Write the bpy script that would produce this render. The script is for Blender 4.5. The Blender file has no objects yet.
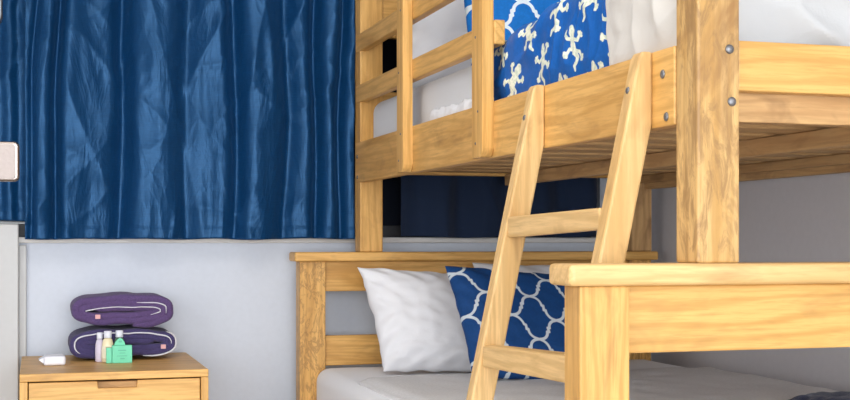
import bpy, bmesh, math, random
import numpy as np
from mathutils import Vector, Matrix, noise
random.seed(4)
H = 0.95
COL = bpy.context.scene.collection
sc = bpy.context.scene

# ------------------------------------------------------------------ materials
def new_mat(name):
    m = bpy.data.materials.new(name); m.use_nodes = True
    nt = m.node_tree; b = nt.nodes['Principled BSDF']
    return m, nt, b
def N(nt, t, **kw):
    n = nt.nodes.new(t)
    for k, v in kw.items():
        if k in n.inputs: n.inputs[k].default_value = v
        else: setattr(n, k, v)
    return n
def ramp(nt, src, stops):
    r = nt.nodes.new('ShaderNodeValToRGB'); e = r.color_ramp.elements
    while len(e) < len(stops): e.new(0.5)
    for i, (p, c) in enumerate(stops):
        e[i].position = p; e[i].color = (*c, 1) if len(c) == 3 else c
    nt.links.new(src, r.inputs[0]); return r
def mix(nt, fac, a, b, mode='MIX'):
    m = nt.nodes.new('ShaderNodeMix'); m.data_type = 'RGBA'; m.blend_type = mode
    for s, v in ((m.inputs[0], fac), (m.inputs[6], a), (m.inputs[7], b)):
        if hasattr(v, 'links'): nt.links.new(v, s)
        elif isinstance(v, tuple): s.default_value = (*v, 1)
        else: s.default_value = v
    return m.outputs[2]
def bump(nt, b, src, strength, dist=0.002, prev=None):
    bp = N(nt, 'ShaderNodeBump'); bp.inputs['Strength'].default_value = strength
    bp.inputs['Distance'].default_value = dist
    nt.links.new(src, bp.inputs['Height'])
    if prev: nt.links.new(prev, bp.inputs['Normal'])
    nt.links.new(bp.outputs[0], b.inputs['Normal']); return bp.outputs[0]

def wood(name, axis, light=(0.76, 0.44, 0.140), mid=(0.58, 0.300, 0.076), dark=(0.27, 0.13, 0.045), rustic=0.0, rough=0.42, veins=True, blot=False):
    m, nt, b = new_mat(name)
    tc = N(nt, 'ShaderNodeTexCoord'); oi = N(nt, 'ShaderNodeObjectInfo')
    mul = N(nt, 'ShaderNodeVectorMath', operation='SCALE'); mul.inputs['Scale'].default_value = 7.0
    cmb = N(nt, 'ShaderNodeCombineXYZ')
    for i in range(3): nt.links.new(oi.outputs['Random'], cmb.inputs[i])
    nt.links.new(cmb.outputs[0], mul.inputs[0])
    add = N(nt, 'ShaderNodeVectorMath', operation='ADD')
    nt.links.new(tc.outputs['Object'], add.inputs[0]); nt.links.new(mul.outputs[0], add.inputs[1])
    def mp(al, ac):
        s = [ac, ac, ac]; s['XYZ'.index(axis)] = al
        q = N(nt, 'ShaderNodeMapping'); q.inputs['Scale'].default_value = s
        nt.links.new(add.outputs[0], q.inputs[0]); return q.outputs[0]
    n1 = N(nt, 'ShaderNodeTexNoise', Scale=1.0, Detail=6.0, Roughness=0.55, Distortion=0.9)
    nt.links.new(mp(2.2, 14), n1.inputs['Vector'])
    n2 = N(nt, 'ShaderNodeTexNoise', Scale=1.0, Detail=5.0, Roughness=0.7, Distortion=0.3)
    nt.links.new(mp(9, 170), n2.inputs['Vector'])
    n3 = N(nt, 'ShaderNodeTexNoise', Scale=1.0, Detail=3.0, Roughness=0.6, Distortion=1.4)
    nt.links.new(mp(4.5, 11), n3.inputs['Vector'])
    w = N(nt, 'ShaderNodeTexWave', wave_type='RINGS', wave_profile='SIN')
    w.rings_direction = axis
    w.inputs['Scale'].default_value = 5.0; w.inputs['Distortion'].default_value = 9.0
    w.inputs['Detail'].default_value = 3.0; w.inputs['Detail Scale'].default_value = 0.8
    nt.links.new(mp(0.5, 3.6), w.inputs['Vector'])
    c1 = ramp(nt, n1.outputs[0], [(0.30, mid), (0.52, light), (0.75, tuple(min(1, x * 1.08) for x in light))]).outputs[0]
    f2 = ramp(nt, n2.outputs[0], [(0.46, (0, 0, 0)), (0.72, (0.55, 0.55, 0.55))]).outputs[0]
    c2 = mix(nt, f2, c1, tuple(x * 0.72 for x in mid))
    fw = ramp(nt, w.outputs[0], [(0.0, (0.55,) * 3), (0.45, (0, 0, 0))]).outputs[0]
    c3 = mix(nt, fw, c2, tuple(x * 0.9 for x in mid))
    f3 = ramp(nt, n3.outputs[0], [(0.56 - 0.05 * rustic, (0, 0, 0)), (0.74 - 0.05 * rustic, (0.36 + 0.4 * rustic,) * 3)]).outputs[0]
    c4 = mix(nt, f3, c3, dark)
    if rustic > 0.5 and veins:
        v = N(nt, 'ShaderNodeTexNoise', Scale=1.0, Detail=4.0, Roughness=0.65, Distortion=2.6)
        nt.links.new(mp(7, 17), v.inputs['Vector'])
        fv = ramp(nt, v.outputs[0], [(0.48, (0, 0, 0)), (0.535, (0.55,) * 3), (0.60, (0, 0, 0))]).outputs[0]
        c4 = mix(nt, fv, c4, tuple(x * 0.8 for x in dark))
    if blot:
        v = N(nt, 'ShaderNodeTexNoise', Scale=1.0, Detail=6.0, Roughness=0.7, Distortion=1.0)
        nt.links.new(mp(13, 42), v.inputs['Vector'])
        c4 = mix(nt, ramp(nt, v.outputs[0], [(0.46, (0, 0, 0)), (0.60, (0.8,) * 3)]).outputs[0], c4, (0.32, 0.18, 0.07))
    nt.links.new(c4, b.inputs['Base Color'])
    b.inputs['Roughness'].default_value = rough
    b.inputs['Specular IOR Level'].default_value = 0.35
    bump(nt, b, n2.outputs[0], 0.18, 0.0008)
    return m
WOOD = {a: wood('light wood ' + a, a) for a in 'XYZ'}
RUST = {a: wood('knotty wood ' + a, a, rustic=0.75) for a in 'XYZ'}
PALE = {a: wood('pale wood ' + a, a, light=(0.80, 0.53, 0.235), mid=(0.66, 0.40, 0.15)) for a in 'XYZ'}
RUST2 = {a: wood('weathered wood ' + a, a, light=(0.66, 0.42, 0.17), mid=(0.54, 0.30, 0.09), rustic=1.0, veins=False, blot=True) for a in 'XYZ'}
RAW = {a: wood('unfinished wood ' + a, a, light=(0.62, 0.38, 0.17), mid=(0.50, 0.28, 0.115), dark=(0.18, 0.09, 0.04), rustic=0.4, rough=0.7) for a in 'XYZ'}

def cloth(name, color, rough=0.85, sheen=0.2, wr=0.25, wscale=22, weave=0.1, var=0.0, wscale2=None, wdist=0.004):
    m, nt, b = new_mat(name)
    tc = N(nt, 'ShaderNodeTexCoord')
    n = N(nt, 'ShaderNodeTexNoise', Scale=wscale, Detail=5.0, Roughness=0.6, Distortion=0.8)
    n2 = N(nt, 'ShaderNodeTexNoise', Scale=900.0, Detail=1.0)
    nt.links.new(tc.outputs['Object'], n.inputs['Vector']); nt.links.new(tc.outputs['Object'], n2.inputs['Vector'])
    p = bump(nt, b, n.outputs[0], wr, wdist)
    if weave: bump(nt, b, n2.outputs[0], weave, 0.0006, p)
    b.inputs['Base Color'].default_value = (*color, 1)
    if var:
        c = mix(nt, ramp(nt, n2.outputs[0], [(0.35, (0, 0, 0)), (0.65, (1, 1, 1))]).outputs[0], tuple(x * (1 - var) for x in color), tuple(min(1, x * (1 + var)) for x in color))
        nt.links.new(c, b.inputs['Base Color'])
    b.inputs['Roughness'].default_value = rough
    b.inputs['Sheen Weight'].default_value = sheen
    b.inputs['Specular IOR Level'].default_value = 0.2
    return m
SHEET = cloth('white cotton', (0.82, 0.82, 0.84))
SHEET_G = cloth('unbleached cotton', (0.60, 0.57, 0.53), wr=0.5, wscale=12)
SHEET_UP = cloth('warm white cotton', (0.68, 0.68, 0.69), wr=0.35, wscale=14)
SHEET_E = cloth('off white duvet cotton', (0.54, 0.545, 0.55), wr=0.6, wscale=9, wdist=.008)
PILLOW = cloth('white pillow cotton', (0.78, 0.775, 0.80), wr=0.35, wscale=16)
NAVY = cloth('navy throw', (0.012, 0.016, 0.06), wr=0.6, wscale=90, weave=0.4)
TOWEL = cloth('purple terry', (0.105, 0.065, 0.17), rough=1.0, sheen=0.12, wr=0.7, wscale=120, weave=0.9, var=0.45)
TOWEL2 = cloth('dark plum terry', (0.062, 0.050, 0.135), rough=1.0, sheen=0.12, wr=0.7, wscale=120, weave=0.9, var=0.45)
STRIPE = cloth('white towel stripe', (0.72, 0.72, 0.76), rough=1.0, wr=0.5, wscale=100, weave=0.5)
TAG = cloth('pink tag', (0.75, 0.42, 0.42))

def coverlet():
    m, nt, b = new_mat('grey white ribbed coverlet')
    tc = N(nt, 'ShaderNodeTexCoord')
    w = N(nt, 'ShaderNodeTexWave', bands_direction='Y', Scale=38.0, Distortion=2.0, Detail=2.0)
    n = N(nt, 'ShaderNodeTexNoise', Scale=160.0, Detail=3.0)
    nt.links.new(tc.outputs['Object'], w.inputs['Vector']); nt.links.new(tc.outputs['Object'], n.inputs['Vector'])
    c = mix(nt, w.outputs[0], (0.72, 0.71, 0.71), (0.80, 0.79, 0.79))
    c = mix(nt, ramp(nt, n.outputs[0], [(0.4, (0, 0, 0)), (0.65, (0.6, 0.6, 0.6))]).outputs[0], c, (0.66, 0.65, 0.65))
    nt.links.new(c, b.inputs['Base Color']); b.inputs['Roughness'].default_value = 0.9
    p = bump(nt, b, w.outputs[0], 0.4, 0.002); bump(nt, b, n.outputs[0], 0.5, 0.002, p)
    return m
COVER = coverlet()

def satin(dk=1.0, nm='blue satin'):
    m, nt, b = new_mat(nm)
    tc = N(nt, 'ShaderNodeTexCoord')
    def crumple(scale, rot, stretch, lo, hi):
        q = N(nt, 'ShaderNodeMapping'); q.inputs['Rotation'].default_value = (0, rot, 0); q.inputs['Scale'].default_value = (stretch, 1, 1)
        nt.links.new(tc.outputs['Object'], q.inputs[0])
        n = N(nt, 'ShaderNodeTexNoise', Scale=scale, Detail=4.0, Roughness=0.6, Distortion=1.2)
        try: n.noise_type = 'RIDGED_MULTIFRACTAL'; n.inputs['Offset'].default_value = 1.0; n.inputs['Gain'].default_value = 1.4
        except Exception: pass
        n.normalize = True
        nt.links.new(q.outputs[0], n.inputs['Vector']); return n.outputs[0]
    p = bump(nt, b, crumple(3.2, 0.5, 3.0, 0, 1), 0.22, 0.005)
    p = bump(nt, b, crumple(5.5, -0.75, 2.4, 0, 1), 0.14, 0.003, p)
    th = N(nt, 'ShaderNodeTexNoise', Scale=1.0, Detail=3.0)
    q = N(nt, 'ShaderNodeMapping'); q.inputs['Scale'].default_value = (900, 900, 60)
    nt.links.new(tc.outputs['Object'], q.inputs[0]); nt.links.new(q.outputs[0], th.inputs['Vector'])
    q2 = N(nt, 'ShaderNodeMapping'); q2.inputs['Scale'].default_value = (40, 40, 700)
    th2 = N(nt, 'ShaderNodeTexNoise', Scale=1.0, Detail=2.0)
    nt.links.new(tc.outputs['Object'], q2.inputs[0]); nt.links.new(q2.outputs[0], th2.inputs['Vector'])
    c = mix(nt, th.outputs[0], (0.001 * dk, 0.017 * dk, 0.060 * dk), (0.002 * dk, 0.034 * dk, 0.108 * dk))
    c = mix(nt, ramp(nt, th2.outputs[0], [(0.42, (0, 0, 0)), (0.7, (0.45,) * 3)]).outputs[0], c, (0.005 * dk, 0.055 * dk, 0.16 * dk))
    nt.links.new(c, b.inputs['Base Color'])
    b.inputs['Roughness'].default_value = 0.36 if dk == 1 else .8
    b.inputs['Specular IOR Level'].default_value = 0.6 if dk == 1 else .1
    b.inputs['Specular Tint'].default_value = (0.25, 0.55, 1.0, 1)
    b.inputs['Sheen Weight'].default_value = 0.10; b.inputs['Sheen Tint'].default_value = (0.2, 0.5, 1, 1)
    return m
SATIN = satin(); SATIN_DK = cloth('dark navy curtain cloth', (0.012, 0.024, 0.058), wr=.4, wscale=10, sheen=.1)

def patterned(name, base, ink, edge=0.02, rough=0.75, inkvar=None):
    m, nt, b = new_mat(name)
    at = N(nt, 'ShaderNodeAttribute', attribute_name='motif')
    f = ramp(nt, at.outputs['Fac'], [(0.5 - edge, (1, 1, 1)), (0.5 + edge, (0, 0, 0))]).outputs[0]
    tc = N(nt, 'ShaderNodeTexCoord')
    n = N(nt, 'ShaderNodeTexNoise', Scale=130.0, Detail=3.0); nt.links.new(tc.outputs['Object'], n.inputs['Vector'])
    ic = ink
    if inkvar: ic = mix(nt, ramp(nt, n.outputs[0], [(0.45, (0, 0, 0)), (0.6, (1, 1, 1))]).outputs[0], ink, inkvar)
    bc = mix(nt, n.outputs[0], tuple(x * 0.8 for x in base), tuple(x * 1.2 for x in base))
    nt.links.new(mix(nt, f, bc, ic), b.inputs['Base Color'])
    b.inputs['Roughness'].default_value = rough; b.inputs['Specular IOR Level'].default_value = 0.3
    n2 = N(nt, 'ShaderNodeTexNoise', Scale=16.0, Detail=4.0); nt.links.new(tc.outputs['Object'], n2.inputs['Vector'])
    bump(nt, b, n2.outputs[0], 0.3, 0.004)
    return m
TRELLIS = patterned('navy trellis print', (0.006, 0.055, 0.20), (0.62, 0.68, 0.72))
TRELLIS_UP = patterned('bright blue trellis print', (0.005, 0.16, 0.55), (0.75, 0.85, 0.92))
GECKO = patterned('gecko print', (0.007, 0.105, 0.40), (0.82, 0.83, 0.68), rough=0.5, inkvar=(0.60, 0.66, 0.54))

def paint(name, color, rough=0.6, b1=0.05, metallic=0.0, scale=60):
    m, nt, b = new_mat(name)
    tc = N(nt, 'ShaderNodeTexCoord')
    n = N(nt, 'ShaderNodeTexNoise', Scale=float(scale), Detail=4.0); nt.links.new(tc.outputs['Object'], n.inputs['Vector'])
    nt.links.new(mix(nt, n.outputs[0], tuple(x * 0.96 for x in color), tuple(min(1, x * 1.04) for x in color)), b.inputs['Base Color'])
    b.inputs['Roughness'].default_value = rough; b.inputs['Metallic'].default_value = metallic
    bump(nt, b, n.outputs[0], b1, 0.002)
    return m
WALL = paint('pale wall paint', (0.62, 0.66, 0.74), 0.8)
WALLR = paint('grey wall paint', (0.66, 0.63, 0.64), 0.8)
CEIL = paint('ceiling white', (0.8, 0.8, 0.8), 0.9)
TRIM = paint('cream trim paint', (0.54, 0.54, 0.54), 0.5)
SILL = paint('sill paint', (0.72, 0.70, 0.68), 0.5)
FRAME = paint('dark window frame', (0.03, 0.03, 0.035), 0.4)
STEEL = paint('galvanised steel', (0.24, 0.24, 0.25), 0.5, metallic=1.0)
CHROME = paint('polished silver', (0.26, 0.22, 0.20), 0.25, metallic=1.0)
HAMMER = paint('hammered silver', (0.42, 0.36, 0.34), 0.5, b1=1.0, metallic=0.1, scale=140)
GREY = paint('grey plastic', (0.25, 0.27, 0.28), 0.4)
BLACK = paint('black rubber', (0.01, 0.01, 0.015), 0.4)
MINT = paint('mint card', (0.16, 0.66, 0.42), 0.5)
MINTD = paint('mint card dark print', (0.10, 0.48, 0.30), 0.5)  # darker green for the print on the carton
CREAMB = paint('cream lotion', (0.80, 0.70, 0.46), 0.3)
LILAC = paint('pale lilac label', (0.62, 0.56, 0.68), 0.4)
PRINT = paint('orange print', (0.62, 0.42, 0.16), 0.5)
CAPW = paint('white cap', (0.72, 0.74, 0.82), 0.3)
GREENB = paint('dark green lotion', (0.07, 0.16, 0.09), 0.3)
SOAPW = paint('white wrapper', (0.78, 0.78, 0.84), 0.3)
def glass():
    m, nt, b = new_mat('dusky window glass')
    n = N(nt, 'ShaderNodeTexNoise', Scale=3.0)
    nt.links.new(mix(nt, n.outputs[0], (0.01, 0.012, 0.02), (0.02, 0.025, 0.04)), b.inputs['Base Color'])
    b.inputs['Roughness'].default_value = 0.12; return m
GLASS = glass()
def tiles():
    m, nt, b = new_mat('floor tiles')
    tc = N(nt, 'ShaderNodeTexCoord')
    t = N(nt, 'ShaderNodeTexBrick', Scale=2.2, offset=0.0)
    t.inputs['Color1'].default_value = (0.66, 0.61, 0.54, 1); t.inputs['Color2'].default_value = (0.62, 0.57, 0.50, 1)
    t.inputs['Mortar'].default_value = (0.25, 0.22, 0.2, 1); t.inputs['Mortar Size'].default_value = 0.008
    t.inputs['Brick Width'].default_value = 1.0; t.inputs['Row Height'].default_value = 1.0
    nt.links.new(tc.outputs['Object'], t.inputs['Vector']); nt.links.new(t.outputs[0], b.inputs['Base Color'])
    b.inputs['Roughness'].default_value = 0.35; return m
TILES = tiles()

# ------------------------------------------------------------------ builders
def link(name, bm, mats, parent=None, smooth=False, centre=True):
    me = bpy.data.meshes.new(name)
    if not isinstance(mats, (list, tuple)): mats = [mats]
    if centre and len(bm.verts):
        lo = Vector([min(v.co[i] for v in bm.verts) for i in range(3)]); hi = Vector([max(v.co[i] for v in bm.verts) for i in range(3)])
        c = (lo + hi) / 2
    else: c = Vector((0, 0, 0))
    for v in bm.verts: v.co -= c
    bm.to_mesh(me); bm.free()
    for m in mats: me.materials.append(m)
    if smooth:
        for p in me.polygons: p.use_smooth = True
    o = bpy.data.objects.new(name, me); COL.objects.link(o)
    pw = Vector((0, 0, 0)); q = parent
    while q is not None: pw += q.location; q = q.parent
    o.location = c - pw; o.parent = parent
    return o
def empty(name, loc, label, cat, group=None):
    o = bpy.data.objects.new(name, None); COL.objects.link(o); o.location = loc
    o.empty_display_size = 0.05
    return tag(o, label, cat, group)
def tag(o, label, cat, group=None):
    o['label'] = label; o['category'] = cat
    if group: o['group'] = group
    return o
def bm_box(bm, x, y, z, bev=0.0, seg=2, only=None):
    """box with x,y,z ranges (z given from the camera height, so +H)"""
    t = bmesh.new(); bmesh.ops.create_cube(t, size=1)
    for v in t.verts:
        v.co = Vector(((x[0] + x[1]) / 2 + v.co.x * (x[1] - x[0]), (y[0] + y[1]) / 2 + v.co.y * (y[1] - y[0]), (z[0] + z[1]) / 2 + v.co.z * (z[1] - z[0]) + H))
    if bev: bmesh.ops.bevel(t, geom=t.edges[:], offset=bev, segments=seg, affect='EDGES', profile=0.5)
    me = bpy.data.meshes.new('t'); t.to_mesh(me); t.free(); bm.from_mesh(me); bpy.data.meshes.remove(me)
def box(name, mat, parent, x, y, z, bev=0.003, seg=2):
    bm = bmesh.new(); bm_box(bm, x, y, z, bev, seg); return link(name, bm, mat, parent)
def prism(name, mat, parent, pts, plane, rng, bev=0.003, smooth=False):
    """pts polygon in plane ('XZ','YZ','XY'), extruded through rng on the other axis; z from camera height"""
    bm = bmesh.new()
    def mk(a, b, c):
        if plane == 'XZ': return Vector((a, c, b + H))
        if plane == 'YZ': return Vector((c, a, b + H))
        return Vector((a, b, c + H))
    v0 = [bm.verts.new(mk(a, b, rng[0])) for a, b in pts]; v1 = [bm.verts.new(mk(a, b, rng[1])) for a, b in pts]
    n = len(pts); bm.faces.new(v0); bm.faces.new(v1[::-1])
    for i in range(n): bm.faces.new((v0[i], v1[i], v1[(i + 1) % n], v0[(i + 1) % n]))
    bmesh.ops.recalc_face_normals(bm, faces=bm.faces[:])
    if bev: bmesh.ops.bevel(bm, geom=bm.edges[:], offset=bev, segments=2, affect='EDGES', profile=0.5)
    return link(name, bm, mat, parent, smooth)
def bolt(parent, p, d, r=0.007, name='bolt'):
    """domed bolt head at p facing d"""
    bm = bmesh.new(); bmesh.ops.create_uvsphere(bm, u_segments=16, v_segments=8, radius=r)
    for v in bm.verts: v.co.z = max(v.co.z, -0.0005) * 0.5
    q = Vector(d).to_track_quat('Z', 'Y')
    for v in bm.verts: v.co = q @ v.co + Vector((p[0], p[1], p[2] + H))
    return link(name, bm, STEEL, parent, True)
def grid_obj(name, mats, parent, nu, nv, f, attr=None, solid=0.0, closed_u=False, smooth=True):
    bm = bmesh.new()
    lay = bm.verts.layers.float.new('motif') if attr is not None else None
    V = []
    for i in range(nu):
        row = []
        for j in range(nv):
            p = f(i / (nu - 1), j / (nv - 1)); v = bm.verts.new(p)
            if lay: v[lay] = float(attr[i, j])
            row.append(v)
        V.append(row)
    for i in range(nu - 1):
        for j in range(nv - 1): bm.faces.new((V[i][j], V[i + 1][j], V[i + 1][j + 1], V[i][j + 1]))
    o = link(name, bm, mats, parent, smooth)
    if solid:
        s = o.modifiers.new('thickness', 'SOLIDIFY'); s.thickness = solid; s.offset = 0
    return o
def nz(x, y, z=0.0): return noise.noise(Vector((x, y, z)))
def ridge(x, y, z=0.0): return 1 - abs(nz(x, y, z)) * 2
def sstep(a, b, x):
    t = min(1, max(0, (x - a) / (b - a))); return t * t * (3 - 2 * t)

# ------------------------------------------------------------------ the setting
def struct(o): o['kind'] = 'structure'; return o
YB = 4.0; XR = 2.03; XL = -1.9
WX0, WX1, WZ0, WZ1 = -0.75, 1.84, 0.012, 1.35
bm = bmesh.new()
bm_box(bm, (XL, XR + .15), (YB, YB + .16), (-H, WZ0)); bm_box(bm, (XL, XR + .15), (YB, YB + .16), (WZ1, 1.65))
bm_box(bm, (XL, WX0), (YB, YB + .16), (WZ0, WZ1)); bm_box(bm, (WX1, XR + .15), (YB, YB + .16), (WZ0, WZ1))
struct(link('wall_back', bm, WALL))
struct(box('wall_right', WALLR, None, (XR, XR + .15), (-5.4, YB), (-H, 1.65), 0))
struct(box('wall_left', WALL, None, (XL - .15, XL), (-5.4, YB + .16), (-H, 1.65), 0))
struct(box('floor', TILES, None, (XL, XR), (-5.4, YB), (-H - .1, -H), 0))
struct(box('ceiling', CEIL, None, (XL, XR), (-5.4, YB), (1.65, 1.75), 0))
w = struct(box('window_1', GLASS, None, (WX0, WX1), (YB + .09, YB + .096), (WZ0, WZ1), 0))
bm = bmesh.new()
for xa in (WX0, 0.5, WX1 - .04): bm_box(bm, (xa, xa + .04), (YB + .07, YB + .12), (WZ0, WZ1), .002)
bm_box(bm, (WX0, WX1), (YB + .071, YB + .119), (WZ0, WZ0 + .04), .002); bm_box(bm, (WX0, WX1), (YB + .071, YB + .119), (WZ1 - .04, WZ1), .002)
link('window_frame', bm, FRAME, w)
box('window_sill', SILL, w, (WX0 - .03, WX1 + .03), (YB - .018, YB + .07), (-.006, .0115), .003)
# pilaster and skirting at the left
struct(box('trim_1', TRIM, None, (-.40, -.052), (YB - .05, YB), (-H, .05), .004))
struct(box('trim_2', TRIM, None, (-.052, -.030), (YB - .02, YB), (-H, -.012), .003))
struct(box('baseboard_back', TRIM, None, (-.029, XR), (YB - .012, YB), (-H, -H + .09), .003))

# ------------------------------------------------------------------ curtains
def curtain(name, label, x0, x1, zb, zt, ybase, fold, label_group=None, nu=260, nv=220, hem=0.03, seed=0.0, lean=0.0, mat=None):
    def f(s, t):
        x = x0 + (x1 - x0) * s; z = zb + (zt - zb) * t
        y = ybase + fold(x, z)
        # crumpled creases running along several diagonals
        r = 0.0
        for k, (a, sx, sz, am) in enumerate(((0.4, 3.4, 1.1, .009), (-0.4, 3.6, 1.2, .0075), (1.0, 5, 2.6, .0032), (-0.9, 6, 3, .003), (-0.12, 3, .8, .007))):
            u = x * math.cos(a) - z * math.sin(a); v = x * math.sin(a) + z * math.cos(a)
            r += am * max(0, ridge(u * sx + seed, v * sz + k * 7.3, seed)) ** 5
        y -= r
        y += 0.004 * nz(x * 30, z * 6, seed)
        if z < zb + hem + .003: y -= 0.0018
        xx = x + 0.006 * nz(x * 5, z * 3, seed + 5) + lean * (z - zb)
        zz = z + (1 - t) * 0.006 * nz(x * 7, 3.1, seed)
        return Vector((xx, y, zz + H))
    o = grid_obj(name, mat or SATIN, None, nu, nv, f, solid=0.0015)
    return tag(o, label, 'curtain', label_group)
def fold_main(x, z):
    k = 0.8 + 0.25 * (z / 0.8)
    y = 0.0
    for c, wd, d in ((-.012, .010, .018), (0.04, .016, .045), (0.235, .026, .048), (0.43, .028, .024), (0.575, .026, .052), (0.73, .028, .034), (0.83, .018, .042), (0.91, .016, .036)):
        cc = c + 0.03 * nz(c * 9, z * 1.6) + 0.012 * z
        y += d * k * math.exp(-((x - cc) / wd) ** 2)
    y -= 0.012 * math.sin(x * 22 + 1.2 * nz(x, z * 1.5))
    return y
curtain('curtain', 'wide blue satin curtain with crumpled folds hanging above the nightstand', -0.034, 0.955, 0.006, 1.36, YB - .085, fold_main, seed=1.7)
def pleat(freq, amp, ph):
    return lambda x, z: amp * math.sin(x * freq + ph + 1.0 * nz(x * 4, z * 1.3, ph)) * (0.9 + .3 * nz(x * 9, z * 2))
curtain('curtain', 'narrow finely pleated blue curtain panel at the left edge behind silver fitting', -0.78, 0.035, 0.060, 1.36, YB - .050, lambda x, z: pleat(105, .007, .4)(x, z) + .01, seed=5.1, nu=300)
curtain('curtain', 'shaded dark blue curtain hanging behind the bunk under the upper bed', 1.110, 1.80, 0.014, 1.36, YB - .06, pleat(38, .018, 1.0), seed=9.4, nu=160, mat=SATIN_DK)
# rod
bm = bmesh.new(); bmesh.ops.create_cone(bm, segments=16, radius1=.011, radius2=.011, depth=2.7, cap_ends=True)
for v in bm.verts: v.co = Vector((v.co.z + 0.53, v.co.y + YB - .09, v.co.x + 1.385 + H))
rod = tag(link('curtain_rod', bm, STEEL, None, True), 'metal curtain rod carrying the blue curtains above the window', 'curtain rod')
for xx in (-.81, 1.83):
    box('bracket', STEEL, rod, (xx, xx + .02), (YB - .09, YB), (1.375, 1.395), .002)

# ------------------------------------------------------------------ bunk bed
bed = empty('bunk_bed', (1.35, 2.8, 0), 'light wooden bunk bed with a narrow upper bunk, wide lower bunk and leaning ladder', 'bunk bed')
CT = -.034      # top of the two caps
# upper posts
U0, U1 = .957, 1.955
posts = []
for nm_, xa in (('a', U0), ('b', U1 - .073)):
    p = box('bed_post', RUST2['Z'], bed, (xa, xa + .073), (1.731, 1.800), (CT, 1.0), .004)
    if xa == U0: nearpost = p
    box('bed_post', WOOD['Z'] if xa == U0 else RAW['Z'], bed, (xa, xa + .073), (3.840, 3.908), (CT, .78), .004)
bolt(nearpost, (1.012, 1.731, .293), (0, -1, 0), .0075); bolt(nearpost, (1.016, 1.731, .213), (0, -1, 0), .0075)
# side rails of the upper bunk
sr = box('side_rail', WOOD['Y'], bed, (.9548, .9815), (1.8005, 3.893), (.182, .3065), .003)
for (y, z, r) in ((1.838, .266, .0075), (1.826, .197, .0075), (3.868, .262, .006), (3.866, .198, .006)): bolt(sr, (.9548, y, z), (-1, 0, 0), r)
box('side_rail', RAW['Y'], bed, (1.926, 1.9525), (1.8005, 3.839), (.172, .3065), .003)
# end rails
box('end_rail', WOOD['X'], bed, (1.0305, 1.8815), (1.737, 1.765), (.231, .3085), .003)
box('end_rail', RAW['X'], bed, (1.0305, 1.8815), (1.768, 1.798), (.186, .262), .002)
box('end_rail', WOOD['X'], bed, (1.0305, 1.8815), (3.845, 3.875), (.208, .305), .003)
# upper headboard boards and top footboard board
box('headboard_board', WOOD['X'], bed, (1.0305, 1.8815), (3.850, 3.876), (.635, .76), .004)
box('headboard_board', WOOD['X'], bed, (1.0305, 1.8815), (3.850, 3.876), (.375, .465), .004)
box('footboard_board', WOOD['X'], bed, (1.0305, 1.8815), (1.75, 1.776), (.60, .70), .004)
# platform
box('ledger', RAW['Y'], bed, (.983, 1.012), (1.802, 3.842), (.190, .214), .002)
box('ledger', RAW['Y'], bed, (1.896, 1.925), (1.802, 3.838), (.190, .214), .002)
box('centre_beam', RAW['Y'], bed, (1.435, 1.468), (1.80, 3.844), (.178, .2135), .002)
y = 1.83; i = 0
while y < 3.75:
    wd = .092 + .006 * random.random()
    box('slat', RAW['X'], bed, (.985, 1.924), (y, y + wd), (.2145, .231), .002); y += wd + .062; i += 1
# guard rail: two boards and two uprights
for z0, z1 in ((.430, .484), (.588, .642)):
    box('guard_rail', WOOD['Y'], bed, (.9548, .9805), (2.6225, 3.893), (z0, z1), .003)
for y0, y1 in ((2.625, 2.695), (3.254, 3.315)):
    # upright with a rounded foot
    pts = [(y0, .84), (y0, .203)]
    for k in range(7):
        a = math.pi / 2 * k / 6; pts.append((y0 + .02 - .02 * math.cos(a), .203 - .02 * math.sin(a)))
    pts += [(y1, .183), (y1, .84)]
    g = prism('guard_post', WOOD['Z'], bed, pts, 'YZ', (.927, .9545), .003)
    for z in (.215, .285, .45, .615): bolt(g, (.927, (y0 + y1) / 2 + .008 * (1 if z in (.215, .45) else -1), z), (-1, 0, 0), .0032, 'screw')
# lower bunk: posts, caps, rails
L0, L1 = .766, 1.950
for xa, w_ in ((L0, .081), (L1 - .081, .081)):
    box('bed_post', WOOD['Z'], bed, (xa, xa + w_), (1.735, 1.795), (-H, -.0665), .003)
    box('bed_post', RUST['Z'], bed, (xa, xa + w_), (3.835, 3.895), (-H, -.062), .003)
def cap(x, y, z, bev):
    bm = bmesh.new(); t = bmesh.new(); bm_box(t, x, y, z)
    ee = [e for e in t.edges if abs(e.verts[0].co.z - e.verts[1].co.z) > .01]
    bmesh.ops.bevel(t, geom=ee, offset=.008, segments=4, affect='EDGES', profile=0.5)
    ee = [e for e in t.edges if abs(e.verts[0].co.z - e.verts[1].co.z) < 1e-5]
    bmesh.ops.bevel(t, geom=ee, offset=bev, segments=3, affect='EDGES', profile=0.5)
    return link('bed_cap', t, WOOD['X'] if y[0] > 3 else PALE['X'], bed)
cap((.744, 1.980), (1.720, 1.806), (-.0665, CT), .007)
cap((.747, 1.966), (3.812, 3.912), (-.0625, CT), .006)
box('footboard_rail', WOOD['X'], bed, (L0 + .0805, L1 - .0805), (1.747, 1.777), (-.169, -.0665), .003)
box('footboard_rail', WOOD['X'], bed, (L0 + .0805, L1 - .0805), (1.747, 1.777), (-.62, -.46), .003)
box('headboard_rail', WOOD['X'], bed, (L0 + .0805, L1 - .0805), (3.850, 3.880), (-.155, -.0625), .003)
box('headboard_rail', WOOD['X'], bed, (L0 + .0805, L1 - .0805), (3.850, 3.880), (-.384, -.292), .003)
box('headboard_rail', WOOD['X'], bed, (L0 + .0805, L1 - .0805), (3.850, 3.880), (-.66, -.52), .003)
box('side_rail', WOOD['Y'], bed, (.769, .812), (1.7955, 3.8345), (-.66, -.515), .003)
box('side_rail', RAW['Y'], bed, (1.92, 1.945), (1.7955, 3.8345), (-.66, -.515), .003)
y = 1.80
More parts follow.
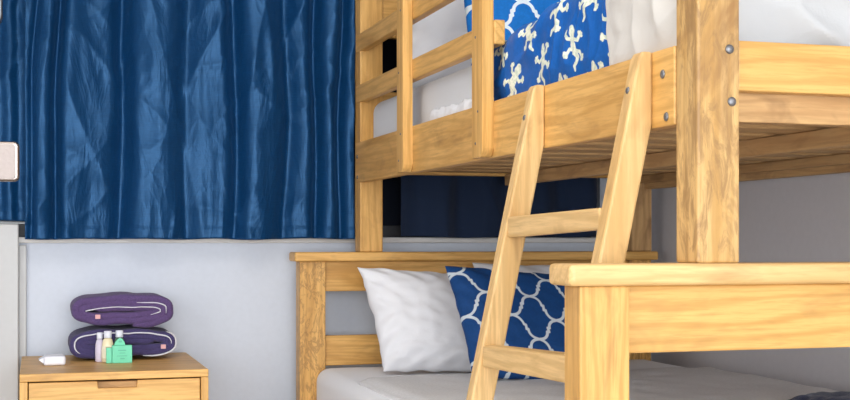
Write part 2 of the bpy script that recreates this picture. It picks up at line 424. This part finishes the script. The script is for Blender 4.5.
while y < 3.75:
    box('slat', RAW['X'], bed, (.8125, 1.9195), (y, y + .09), (-.60, -.58), .002); y += .165
# ladder
def stile(y0, t, dx):
    T = .212
    def L(z): return .9545 - .047 - (.19 - z) * T
    def R(z): return .9545 - (.19 - z) * T
    zb = -.515
    pts = [(.9545, .307), (.9545, .19), (R(zb), zb), (L(zb), zb), (L(.295), .295), (L(.307) + .004, .307)]
    pts = [(x, z) for x, z in pts]
    s = prism('ladder_stile', PALE['Z'], bed, pts, 'XZ', (y0, y0 + t), .004)
    return s, L, R
sA, LA, RA = stile(2.332, .034, 0)
sB, LB, RB = stile(1.873, .034, 0)
bolt(sA, (LA(.243), 2.350, .243), (-1, 0, .2), .006)
bolt(sB, (LB(.245), 1.891, .245), (-1, 0, .2), .006)
def rung(xo, za, zb_):
    bm = bmesh.new(); ya, yb = 2.332, 1.907; wx = .033
    vs = [bm.verts.new((x, y_, z + H)) for (y_, (z0, z1)) in ((ya, za), (yb, zb_)) for (x, z) in ((xo, z0), (xo + wx, z0 + .002), (xo + wx, z1 + .002), (xo, z1))]
    bm.faces.new(vs[:4]); bm.faces.new(vs[4:][::-1])
    for i in range(4): bm.faces.new((vs[i], vs[4 + i], vs[4 + (i + 1) % 4], vs[(i + 1) % 4]))
    bmesh.ops.recalc_face_normals(bm, faces=bm.faces[:])
    bmesh.ops.bevel(bm, geom=bm.edges[:], offset=.004, segments=2, affect='EDGES', profile=.5)
    link('ladder_rung', bm, PALE['Y'], bed)
rung(.876, (.006, .047), (.018, .054))
rung(.824, (-.244, -.203), (-.232, -.186))
rung(.770, (-.478, -.437), (-.470, -.430))

# ------------------------------------------------------------------ mattresses and bedding
def mattress(name, label, mat, x, y, z, r=.045, sag=0.0, seed=0):
    bm = bmesh.new(); bm_box(bm, x, y, z)
    bmesh.ops.bevel(bm, geom=bm.edges[:], offset=r, segments=6, affect='EDGES', profile=0.5)
    bmesh.ops.triangulate(bm, faces=[f for f in bm.faces if len(f.verts) > 4])
    bmesh.ops.subdivide_edges(bm, edges=[e for e in bm.edges if e.calc_length() > .1], cuts=24, use_grid_fill=True)
    for v in bm.verts:
        n = nz(v.co.x * 5, v.co.y * 5, seed); v.co.z += .003 * n
    o = link(name, bm, mat, None, True); return tag(o, label, 'mattress')
lm = mattress('mattress', 'wide lower mattress in a smooth white sheet behind the ladder', SHEET, (.812, 1.940), (1.80, 3.840), (-.5795, -.388), .04, seed=2)
um = mattress('mattress', 'upper bunk mattress in a white sheet behind the guard rail', SHEET_UP, (.990, 1.90), (1.812, 3.838), (.2315, .432), .04, seed=3)

# ribbed coverlet on the lower bed
def fcov(s, t):
    x = .838 + 1.097 * s; y = 1.90 + 1.47 * t
    e = min(s, 1 - s) * 1.10; d = 0
    z = -.3775 + .004 * nz(x * 6, y * 5, 1) + .003 * nz(x * 14, y * 12, 4)
    z -= .012 * (1 - sstep(0, .04, e))
    return Vector((x, y + .02 * nz(x * 3, 5.5) * t, z + H))
tag(grid_obj('coverlet', COVER, None, 120, 160, fcov, solid=.012), 'pale grey ribbed coverlet spread flat over the lower mattress', 'coverlet')
def fthr(s, t):
    x = 1.64 + .285 * s; y = 1.92 + .64 * t + .03 * nz(s * 5, 2.2)
    z = -.352 + .012 * nz(x * 9, y * 9, 3) + .006 * nz(x * 30, y * 30, 1)
    e = min(min(s, 1 - s) * .6, min(t, 1 - t) * .8); z -= .012 * (1 - sstep(0, .05, e))
    return Vector((x, y, z + H))
tag(grid_obj('throw', NAVY, None, 80, 100, fthr, solid=.012), 'dark navy throw lying on the lower bed near its right edge', 'throw')

# pillows
def seg_d(P, a, b):
    a = np.array(a); b = np.array(b); d = b - a; t = np.clip(((P - a) @ d) / (d @ d), 0, 1)
    return np.linalg.norm(P - (a + t[..., None] * d), axis=-1)
def trellis(U, V, wline=.055):
    """U,V in cell units; 0.5 at line edge"""
    pts = []
    for k in range(9):
        a = math.radians(92 - 92 * k / 8)
        pts.append((.02 + .40 * math.sin(math.radians(90) * k / 8) ** 1.0, .60 + .38 * math.cos(math.radians(90) * k / 8)))
    pts = [(0.0, 1.0)] + pts[1:] + [(.50, .60)]
    pts = pts + [(1 - x, 1 - y) for x, y in pts[::-1]]
    u = np.abs(((U + 1) % 2) - 1); v = np.abs(((V + 1) % 2) - 1)
    P = np.stack([u, v], -1); D = np.full(U.shape, 9.0)
    for a, b in zip(pts[:-1], pts[1:]):
        if a != b: D = np.minimum(D, seg_d(P, a, b))
    # mirrored neighbours near the borders
    return 0.5 + (D - wline) * 3.0
def pillow(name, label, mat, w, h, th, centre, wdir, up, cat='pillow', motif=None, group=None, seed=0, n=70, pinch=.05, wr=1.0, shear=0.0):
    wd = Vector(wdir).normalized(); upv = Vector(up); upv = (upv - wd * upv.dot(wd)).normalized(); nn = wd.cross(upv)
    bm = bmesh.new(); lay = bm.verts.layers.float.new('motif')
    c = Vector(centre); c.z += H
    def P(s, t, side):
        x = s * w / 2 * (1 - pinch * (1 - t * t) * abs(s)); y = t * h / 2 * (1 - pinch * (1 - s * s) * abs(t))
        e = max(0, (1 - s ** 4) * (1 - t ** 4)); k = e ** .55
        q = th / 2 * k * side
        q += side * wr * (.006 * nz(s * 2.2, t * 2.2, seed + side) + .004 * nz(s * 6, t * 6, seed)) * min(1, e * 3)
        # creases from the corners
        rr = abs(abs(s) - abs(t))
        q += side * wr * .004 * math.sin(18 * (abs(s) - abs(t)) + seed) * math.exp(-((1 - max(abs(s), abs(t))) / .25) ** 2) * min(1, e * 4)
        x += .004 * wr * nz(t * 5, seed + 2.2, s); y += .004 * wr * nz(s * 5, seed + 7.7, t)
        x -= shear * y
        return c + wd * x + upv * y + nn * q
    G = {}
    if motif is not None:
        S, T = np.meshgrid(np.linspace(-1, 1, n), np.linspace(-1, 1, n), indexing='ij'); M = motif(S * w / 2, T * h / 2)
    for side in (1, -1):
        for i in range(n):
            for j in range(n):
                bd = i in (0, n - 1) or j in (0, n - 1)
                if bd and side == -1: G[(side, i, j)] = G[(1, i, j)]; continue
                s = math.sin(math.pi / 2 * (-1 + 2 * i / (n - 1))) * .35 + .65 * (-1 + 2 * i / (n - 1)); t = math.sin(math.pi / 2 * (-1 + 2 * j / (n - 1))) * .35 + .65 * (-1 + 2 * j / (n - 1))
                if motif is not None: s = -1 + 2 * i / (n - 1); t = -1 + 2 * j / (n - 1)
                v = bm.verts.new(P(s, t, side)); v[lay] = float(M[i, j]) if motif is not None else 1.0
                G[(side, i, j)] = v
        for i in range(n - 1):
            for j in range(n - 1):
                q = [G[(side, i, j)], G[(side, i + 1, j)], G[(side, i + 1, j + 1)], G[(side, i, j + 1)]]
                bm.faces.new(q if side == 1 else q[::-1])
    o = link(name, bm, mat, None, True); return tag(o, label, cat, group)
# lower bed
pillow('pillow', 'white pillow leaning on the lower headboard left of the blue patterned cushion', PILLOW, .46, .32, .13, (1.160, 3.60, -.238), (1, -.06, -.05), (-.06, .42, 1), seed=1.3, shear=.21, n=110, wr=1.15)
pillow('pillow', 'white pillow mostly hidden behind the blue patterned cushion on the lower bed', PILLOW, .50, .34, .12, (1.55, 3.735, -.235), (1, 0, .0), (0, .22, 1), seed=4.8)
tr = lambda cell, rot, ox, oy, wl=.055: (lambda X, Y: trellis((X * math.cos(rot) - Y * math.sin(rot)) / cell + ox, (X * math.sin(rot) + Y * math.cos(rot)) / (cell * 1.12) + oy, wl))
pillow('cushion', 'navy blue cushion with white trellis pattern on the lower bed behind the ladder', TRELLIS, .44, .36, .11, (1.318, 3.30, -.233), (1, -.02, -.085), (-.06, .75, 1), cat='cushion', motif=tr(.064, 0.06, .3, .2, .058), seed=2.2, n=240, pinch=.04, wr=.6, shear=.10)
# upper bed
pillow('pillow', 'white pillow at the head of the upper bed behind the guard rail', PILLOW, .52, .36, .15, (1.275, 3.60, .605), (1, -.10, 0), (0, .45, 1), seed=6.1)
pillow('cushion', 'bright blue cushion with white trellis pattern propped on the upper bed', TRELLIS_UP, .44, .42, .12, (1.295, 3.19, .615), (1, -.05, 0), (0, .45, 1), cat='cushion', motif=tr(.066, 0.0, .1, .15, .07), seed=3.3, n=240, pinch=.04, wr=.6)

# draped blanket / sheet over the upper bed
def drape(name, label, mat, y0, y1, xs, zs, top, cat, nu, nv, wr, seed, attr=None, edge0=0.0, edge1=0.0):
    """t runs across the bed: up the left side, round the edge, over the top; s runs along the bed"""
    R_ = .035; Ls = None
    def f(s, t):
        y = y0 + (y1 - y0) * s
        tp = top(y); side = tp - R_ - zs; arc = R_ * math.pi / 2; across = .34
        q = t * (.235 + arc + across)        # fixed arc length so motifs keep their size
        q = q + (zs + .235 + R_ - tp) if False else q
        if q < .235: z = tp - R_ - (.235 - q); x = xs; nx, nzz = -1, 0
        elif q < .235 + arc:
            a = (q - .235) / R_; x = xs + R_ - R_ * math.cos(a); z = tp - R_ + R_ * math.sin(a); nx, nzz = -math.cos(a), math.sin(a)
        else: x = xs + R_ + q - .235 - arc; z = tp; nx, nzz = 0, 1
        z = max(z, .236)
        zlow = max(0, 1 - (z - .30) / .04) if z < .34 else 0
        d = wr * (.010 * nz(y * 5, z * 7 + x, seed) + .009 * max(0, ridge(y * 9 + z * 5, z * 4 - y * 2 + x * 2, seed + 1)) ** 3 + .004 * nz(y * 22, z * 22, seed)) + wr * .004
        d = max(d, 0.0) * (1 - min(1, zlow))
        if cat == 'sheet': d *= .15 + .85 * sstep(0, .3, s)
        yy = y + (edge0 * (1 - s) + edge1 * s) * (z - .31)
        return Vector((x + nx * d, yy, z + nzz * d + H))
    o = grid_obj(name, mat, None, nu, nv, f, attr=attr, solid=.002); return tag(o, label, cat)
# gecko motif as a distance field over the blanket (metres along Y, metres across)
def gecko_field(nu, nv, ylen, qlen):
    S, T = np.meshgrid(np.linspace(0, 1, nu) * ylen, np.linspace(0, 1, nv) * qlen, indexing='ij')
    P = np.stack([S, T], -1); D = np.full(S.shape, 9.0)
    rnd = random.Random(11)
    def cap_(a, b, ra, rb, Q):
        a = np.array(a); b = np.array(b); d = b - a; t = np.clip(((Q - a) @ d) / (d @ d), 0, 1)
        return np.linalg.norm(Q - (a + t[..., None] * d), axis=-1) - (ra + (rb - ra) * t) - .028
    rows = [(.075, 0.0), (.155, .06), (.235, .005), (.315, .065), (.395, 0.02), (.475, .06), (.555, .0)]
    for r, (q0, off) in enumerate(rows):
        c = off + .01
        while c < ylen + .05:
            ang = rnd.uniform(-.7, .7) + (math.pi if rnd.random() < .45 else 0) + 1.57
            fl = 1 if rnd.random() < .5 else -1; k = .039
            ca, sa = math.cos(ang), math.sin(ang)
            X = ((P[..., 0] - c) * ca + (P[..., 1] - q0) * sa) / k; Y = fl * (-(P[..., 0] - c) * sa + (P[..., 1] - q0) * ca) / k
            near = (np.abs(X) < 2.2) & (np.abs(Y) < 2.2)
            if near.any():
                Q = np.stack([X[near], Y[near]], -1); d = np.full(len(Q), 9.0)
                body = [((.95, .0), (.70, 0), .10, .19), ((.70, 0), (.45, .02), .19, .12), ((.45, .02), (.1, .06), .14, .21), ((.1, .06), (-.25, .02), .21, .13),
                        ((-.25, .02), (-.55, -.14), .11, .09), ((-.55, -.14), (-.75, -.02), .09, .07), ((-.75, -.02), (-.92, .16), .07, .055), ((-.92, .16), (-1.15, .14), .055, .03)]
                legs = [((.38, .08), (.50, .38)), ((.50, .38), (.74, .46)), ((.38, -.05), (.22, -.36)), ((.22, -.36), (.40, -.56)),
                        ((-.15, .08), (-.02, .38)), ((-.02, .38), (-.22, .56)), ((-.2, -.03), (-.34, -.36)), ((-.34, -.36), (-.60, -.46))]
                for a, b, ra, rb in body: d = np.minimum(d, cap_(a, b, ra, rb, Q))
                for a, b in legs: d = np.minimum(d, cap_(a, b, .065, .055, Q))
                for a in ((.74, .46), (.40, -.56), (-.22, .56), (-.60, -.46)):
                    base = math.atan2(a[1], a[0])
                    for da in (-1.1, -.35, .4, 1.1):
                        b = (a[0] + .17 * math.cos(base + da), a[1] + .17 * math.sin(base + da))
                        d = np.minimum(d, cap_(a, b, .045, .04, Q))
                D[near] = np.minimum(D[near], d * k)
            c += .118 + rnd.uniform(-.008, .008)
    return 0.5 + D * 40
QL = .235 + .035 * math.pi / 2 + .34
GY0, GY1 = 1.98, 2.76
gf = gecko_field(420, 330, (GY1 - GY0) / 1.4, QL)
drape('blanket', 'blue blanket printed with pale geckos hanging over the side of the upper bed', GECKO, GY0, GY1, .9855, .24,
      lambda y: .445 + .045 * sstep(2.75, 2.25, y) if False else .445 + .04 * (1 - sstep(2.25, 2.72, y)), 'blanket', 420, 330, .9, 3.0, attr=gf)
def fsheet(s, t):
    # sheet thrown over the foot of the upper mattress: left side, top and foot end
    return None
drape('sheet', 'crumpled white sheet folded over the foot corner of the upper bed', SHEET_G, 1.802, 2.075, .976, .24, lambda y: .505, 'sheet', 90, 160, 1.7, 12.0, edge0=0.0, edge1=0.10)
# end drape of the white sheet, seen right of the near post
def fend(s, t):
    x = 1.00 + .88 * s; tp = .50; R_ = .04; q = t * .42
    if q < .17: z = tp - R_ - (.17 - q); y = 1.802; ny, nzz = -1, 0
    elif q < .17 + R_ * math.pi / 2:
        a = (q - .17) / R_; y = 1.802 + R_ - R_ * math.cos(a); z = tp - R_ + R_ * math.sin(a); ny, nzz = -math.cos(a), math.sin(a)
    else: y = 1.802 + R_ + q - .17 - R_ * math.pi / 2; z = tp; ny, nzz = 0, 1
    d = .016 * nz(x * 4, z * 9, 8) + .026 * max(0, ridge(x * 3 + z * 4, z * 12 - x * 3, 4)) ** 3 + .004
    d = max(0, d) * sstep(.29, .34, z)
    return Vector((x, y + ny * d, z + nzz * d + H))
tag(grid_obj('duvet', SHEET_E, None, 140, 90, fend, solid=.003), 'rumpled white duvet end above the foot rail of the upper bed', 'duvet')

def ftuck(s, t):
    y = 2.72 + .50 * s; a = 2 * math.pi * t; e = min(1, min(s, 1 - s) * 9) ** .5
    rr = (.013 + .006 * nz(y * 16, 1.0, 3) + .004 * max(0, ridge(y * 20, a * 1.5, 9)) ** 2) * e
    return Vector((.995 - .002 - abs(rr) * .6 * (1 - math.cos(a)) * .7, y, .318 + .012 * nz(y * 9, 6.0, 2) + rr * math.sin(a) * 1.3 + H))
grid_obj('sheet_hem', SHEET, um, 110, 18, ftuck)
# ------------------------------------------------------------------ nightstand
NX0, NX1, NY0, NY1, NZ = -.043, .437, 3.42, 3.958, -.341
ns = empty('nightstand', ((NX0 + NX1) / 2, (NY0 + NY1) / 2, 0), 'light wooden nightstand with a notched drawer under the blue curtain', 'nightstand')
box('top_board', WOOD['X'], ns, (NX0, NX1), (NY0, NY1), (NZ - .020, NZ), .002)
for xa in (NX0, NX1 - .020): box('side_panel', WOOD['Z'], ns, (xa, xa + .020), (NY0, NY1), (-H + .08, NZ - .0205), .002)
for z in (-.60, -.86): box('shelf_board', WOOD['X'], ns, (NX0 + .0205, NX1 - .0205), (NY0 + .02, NY1 - .01), (z - .018, z), .002)
box('back_panel', WOOD['X'], ns, (NX0 + .0205, NX1 - .0205), (NY1 - .009, NY1), (-.86, NZ - .0205), 0)
x0, x1 = NX0 + .0225, NX1 - .0225; zt, zb = NZ - .0235, -.595; a, b_ = .152, .250; dn = .019
dr = prism('drawer', WOOD['X'], ns, [(x0, zb), (x1, zb), (x1, zt), (b_ + .002, zt), (b_, zt - dn), (a, zt - dn), (a - .002, zt), (x0, zt)], 'XZ', (NY0 + .004, NY0 + .022), .0015)
box('drawer_box', RAW['X'], dr, (x0 + .01, x1 - .01), (NY0 + .0225, NY1 - .03), (-.59, NZ - .027), .002)
for xa in (NX0 + .002, NX1 - .037):
    for ya in (NY0 + .01, NY1 - .045): box('leg', WOOD['Z'], ns, (xa, xa + .035), (ya, ya + .035), (-H, -H + .0795), .003)

# folded towels : each a flat coil of terry, coil seen from the front
def towel(label, x0, x1, z0, z1, y0, y1, mat, seed, th, stripes, tag_at=None, mirror=1):
    cx, cz = (x0 + x1) / 2, (z0 + z1) / 2; W = (x1 - x0) / 2; Hh = (z1 - z0) / 2
    # flattened spiral centre line
    pts = []; turns = 2.6; n = 150
    for i in range(n):
        u = i / (n - 1); a = u * turns * 2 * math.pi - math.pi * .45
        k = 1 - u * .82
        hw = max(.004, W - th / 2 - (1 - k) * (Hh - th / 2) * 1.25); hh = max(.0008, (Hh - th / 2) * k)
        # stadium-like superellipse
        c_, s_ = math.cos(a), math.sin(a); p = .80
        px = hw * math.copysign(abs(c_) ** p, c_); pz = hh * math.copysign(abs(s_) ** .62, s_)
        pz += .0022 * math.sin(px * 60 + seed + i * .02) * k
        pts.append((cx + mirror * px, cz + pz))
    def ribbon(name, pts, tk, m, ya, yb, par, off=0.0, ny=8):
        bm = bmesh.new(); rows = []
        P = [Vector((p[0], p[1])) for p in pts]
        for i in range(len(P)):
            d = (P[min(i + 1, len(P) - 1)] - P[max(i - 1, 0)]).normalized(); nrm = Vector((-d.y, d.x))
            fade = min(1, .45 + min(i, len(P) - 1 - i) / 5)
            prof = []
            for (yy, kk) in [(ya + .006, .55), (ya, .0)] : pass
            ring = []
            for (yy, kk) in [(ya, .35), (ya + .003, .8), (ya + .008, 1.0)] + [(ya + (yb - ya) * q / ny, 1.0) for q in range(1, ny)] + [(yb - .004, .9), (yb, .4)]:
                ring.append((yy, kk))
            rr = []
            for sgn in (1, -1):
                for (yy, kk) in (ring if sgn == 1 else ring[::-1]):
                    w_ = .0018 * nz(P[i].x * 40 + seed, P[i].y * 40, yy * 25)
                    o2 = P[i] + nrm * (off + sgn * (tk / 2) * kk * fade + w_)
                    rr.append(bm.verts.new((o2.x, yy + .004 * nz(P[i].x * 25, P[i].y * 25, seed), o2.y + H)))
            rows.append(rr)
        m_ = len(rows[0])
        for i in range(len(rows) - 1):
            for j in range(m_): bm.faces.new((rows[i][j], rows[i + 1][j], rows[i + 1][(j + 1) % m_], rows[i][(j + 1) % m_]))
        bm.faces.new(rows[0][::-1]); bm.faces.new(rows[-1])
        bmesh.ops.recalc_face_normals(bm, faces=bm.faces[:])
        return link(name, bm, m, par, True)
    o = ribbon('towel', pts, th, mat, y0, y1, None)
    tag(o, label, 'towel', None)
    for (i0, i1, tk, dy, off) in stripes:
        ribbon('white_border', pts[i0:i1], tk, STRIPE, y0 - dy, y0 + .05, o, off=off, ny=3)
    if tag_at:
        i = tag_at; p = pts[i]; box('care_tag', TAG, o, (p[0] - .008, p[0] + .006), (y0 - .006, y0 + .02), (p[1] - .006, p[1] + .006), .001)
    return o
towel('rolled purple towel with white border, upper of the two on the nightstand', .082, .381, -.2515, -.1470, 3.735, 3.945, TOWEL, 1.0, .0225,
      [(62, 100, .0035, .004, .011), (12, 26, .004, .003, .010)], 108)
towel('folded dark plum towel with white border, lower of the two on the nightstand', .084, .395, -.3405, -.2460, 3.735, 3.945, TOWEL2, 3.0, .0215,
      [(66, 100, .005, .004, .011), (36, 54, .005, .003, .011)], 103, mirror=-1)

# little bottles, carton, soap
def lathe(name, mat, parent, cx, cy, prof, sx=1.0, sy=1.0, n=24):
    bm = bmesh.new(); rings = []
    for r, z in prof: rings.append([bm.verts.new((cx + sx * r * math.cos(2 * math.pi * i / n), cy + sy * r * math.sin(2 * math.pi * i / n), z + H)) for i in range(n)])
    for a_, b2 in zip(rings[:-1], rings[1:]):
        for i in range(n): bm.faces.new((a_[i], a_[(i + 1) % n], b2[(i + 1) % n], b2[i]))
    bm.faces.new(rings[0][::-1]); bm.faces.new(rings[-1])
    return link(name, bm, mat, parent, True)
def bottle(cx, cy, label, body, h=.086, r=.0165, band=None):
    e = empty('toiletry_bottle', (cx, cy, H + NZ), label, 'bottle')
    z = NZ + .0005; hb = h * .78
    lathe('body', body, e, cx, cy, [(r * .85, z), (r, z + .003), (r * 1.02, z + hb * .5), (r * .95, z + hb * .75), (r * .75, z + hb * .93), (r * .5, z + hb)], 1, .7)
    lathe('bottle_cap', CAPW, e, cx, cy, [(r * .62, z + hb), (r * .66, z + hb + .001), (r * .66, z + h - .001), (r * .58, z + h)], 1, .9)
    if band:
        rr = r * 1.045
        lathe('bottle_label', band[0], e, cx, cy, [(rr * .98, z + hb * .12), (rr, z + hb * .2), (rr * 1.01, z + hb * .5), (rr * .96, z + hb * .68)], 1, .71)
        for k, (dx, dz, w_, h_) in enumerate(((-.006, .040, .010, .004), (-.004, .030, .007, .0025), (-.006, .022, .010, .002))):
            box('label_print', band[1], e, (cx + dx, cx + dx + w_), (cy - rr * .71 - .0006, cy - rr * .68), (z + dz, z + dz + h_), 0)
    return e
bottle(.190, 3.690, 'cream toiletry bottle with white cap standing left of the mint green carton', CREAMB, .088, .0165, (paint('pale yellow label', (0.80, 0.74, 0.56), .5), PRINT))
bottle(.169, 3.708, 'slim lilac toiletry bottle half hidden behind the cream bottle', LILAC, .083, .0125)
bottle(.2225, 3.703, 'dark green toiletry bottle with white cap behind the mint green carton', GREENB, .088, .0160)
# mint carton: square body with a gabled hanging tab
ct = empty('soap_carton', (.235, 3.515, H + NZ), 'mint green soap carton with a gabled tab in front of the towels', 'carton')
z = NZ + .0005
box('body', MINT, ct, (.2005, .2545), (3.655, 3.680), (z, z + .049), .001)
prism('tab', MINT, ct, [(.206, z + .0495), (.237, z + .0495), (.234, z + .058), (.2285, z + .066), (.2225, z + .070), (.2165, z + .066), (.209, z + .058)], 'XZ', (3.664, 3.668), .0005)
for (dx, dz, w_, h_) in ((.218, .057, .009, .005), (.216, .034, .022, .003), (.220, .027, .016, .002), (.213, .019, .028, .002), (.222, .011, .012, .003)):
    box('carton_print', MINTD, ct, (dx, dx + w_), ((3.6628 if dz > .055 else 3.6542), (3.6642 if dz > .055 else 3.6552)), (z + dz, z + dz + h_), 0)
c2 = box('soap_carton', MINT, None, (.1845, .1995), (3.656, 3.674), (z, z + .043), .001)
tag(c2, 'narrow mint green carton standing between the cream bottle and the square carton', 'carton')
sp = box('wrapped_soap', SOAPW, None, (.017, .075), (3.63, 3.71), (NZ + .0005, NZ + .0265), .006, 3)
tag(sp, 'white wrapped soap bar lying on the left of the nightstand', 'soap')
prism('wrapper_end', SOAPW, sp, [(.004, NZ + .016), (.0175, NZ + .006), (.0175, NZ + .022)], 'XZ', (3.64, 3.70), .0005)

# ------------------------------------------------------------------ silver fitting at left edge on a stand outside the picture
st = empty('metal_stand', (-.33, 3.0, 0), 'silver rounded fitting with polished rim at the left edge before the blue curtain', 'fitting')
def rrect(x0, x1, z0, z1, r, n=6):
    out = []
    for (cx, cz, a0) in ((x1 - r, z0 + r, -90), (x1 - r, z1 - r, 0), (x0 + r, z1 - r, 90), (x0 + r, z0 + r, 180)):
        for k in range(n + 1):
            a = math.radians(a0 + 90 * k / n); out.append((cx + r * math.cos(a), cz + r * math.sin(a)))
    return out
prism('silver_rim', CHROME, st, rrect(-.30, -.0375, .133, .222, .012), 'XZ', (2.99, 3.02), .005, True)
prism('hammered_face', HAMMER, st, rrect(-.295, -.0465, .139, .216, .007), 'XZ', (2.986, 2.992), .001)
prism('grey_panel', GREY, st, rrect(-.30, -.0760, .475, 1.0, .03), 'XZ', (2.985, 3.01), .002)
prism('panel_rim', BLACK, st, rrect(-.30, -.0735, .471, 1.01, .032), 'XZ', (2.992, 3.016), .002)
box('pole', STEEL, st, (-.27, -.24), (3.017, 3.045), (-H + .02, .95), .005)
box('base', STEEL, st, (-.40, -.12), (2.90, 3.16), (-H, -H + .02), .006)

# ------------------------------------------------------------------ light
def area(name, loc, tgt, sx, sy, power, color):
    l = bpy.data.lights.new(name, 'AREA'); l.shape = 'RECTANGLE'; l.size = sx; l.size_y = sy; l.energy = power; l.color = color
    o = bpy.data.objects.new(name, l); COL.objects.link(o); o.location = loc
    o.rotation_euler = (Vector(tgt) - Vector(loc)).to_track_quat('-Z', 'Y').to_euler(); return o
area('daylight_window', (0.2, -5.0, 1.25), (1.0, 3.5, .75), 3.8, 2.2, 320, (0.93, 0.97, 1.0))
area('ceiling_lamp', (.2, 2.0, 2.52), (.3, 2.6, 0), .9, .9, 16, (1.0, 0.93, 0.84))
area('side_fill', (-1.8, .9, 1.1), (1.4, 3.0, .75), 1.8, 1.5, 48, (1.0, 0.97, 0.92))  # added fill light from the left, no window is built there
w = bpy.data.worlds.new('world'); sc.world = w; w.use_nodes = True
w.node_tree.nodes['Background'].inputs[0].default_value = (0.80, 0.88, 1.0, 1); w.node_tree.nodes['Background'].inputs[1].default_value = 1.7

# ------------------------------------------------------------------ camera
cd = bpy.data.cameras.new('camera'); cam = bpy.data.objects.new('camera', cd); COL.objects.link(cam)
cam.location = (0, 0, H); cam.rotation_euler = (math.radians(90), 0, math.radians(-16.9))
cd.sensor_width = 36; cd.lens = 1277 / 850 * 36; cd.shift_y = 41 / 850; cd.clip_start = .05
sc.camera = cam
sc.view_settings.view_transform = 'Standard'; sc.view_settings.look = 'None'; sc.view_settings.gamma = 1
sc.view_settings.use_curve_mapping = False; sc.view_settings.exposure = -0.05
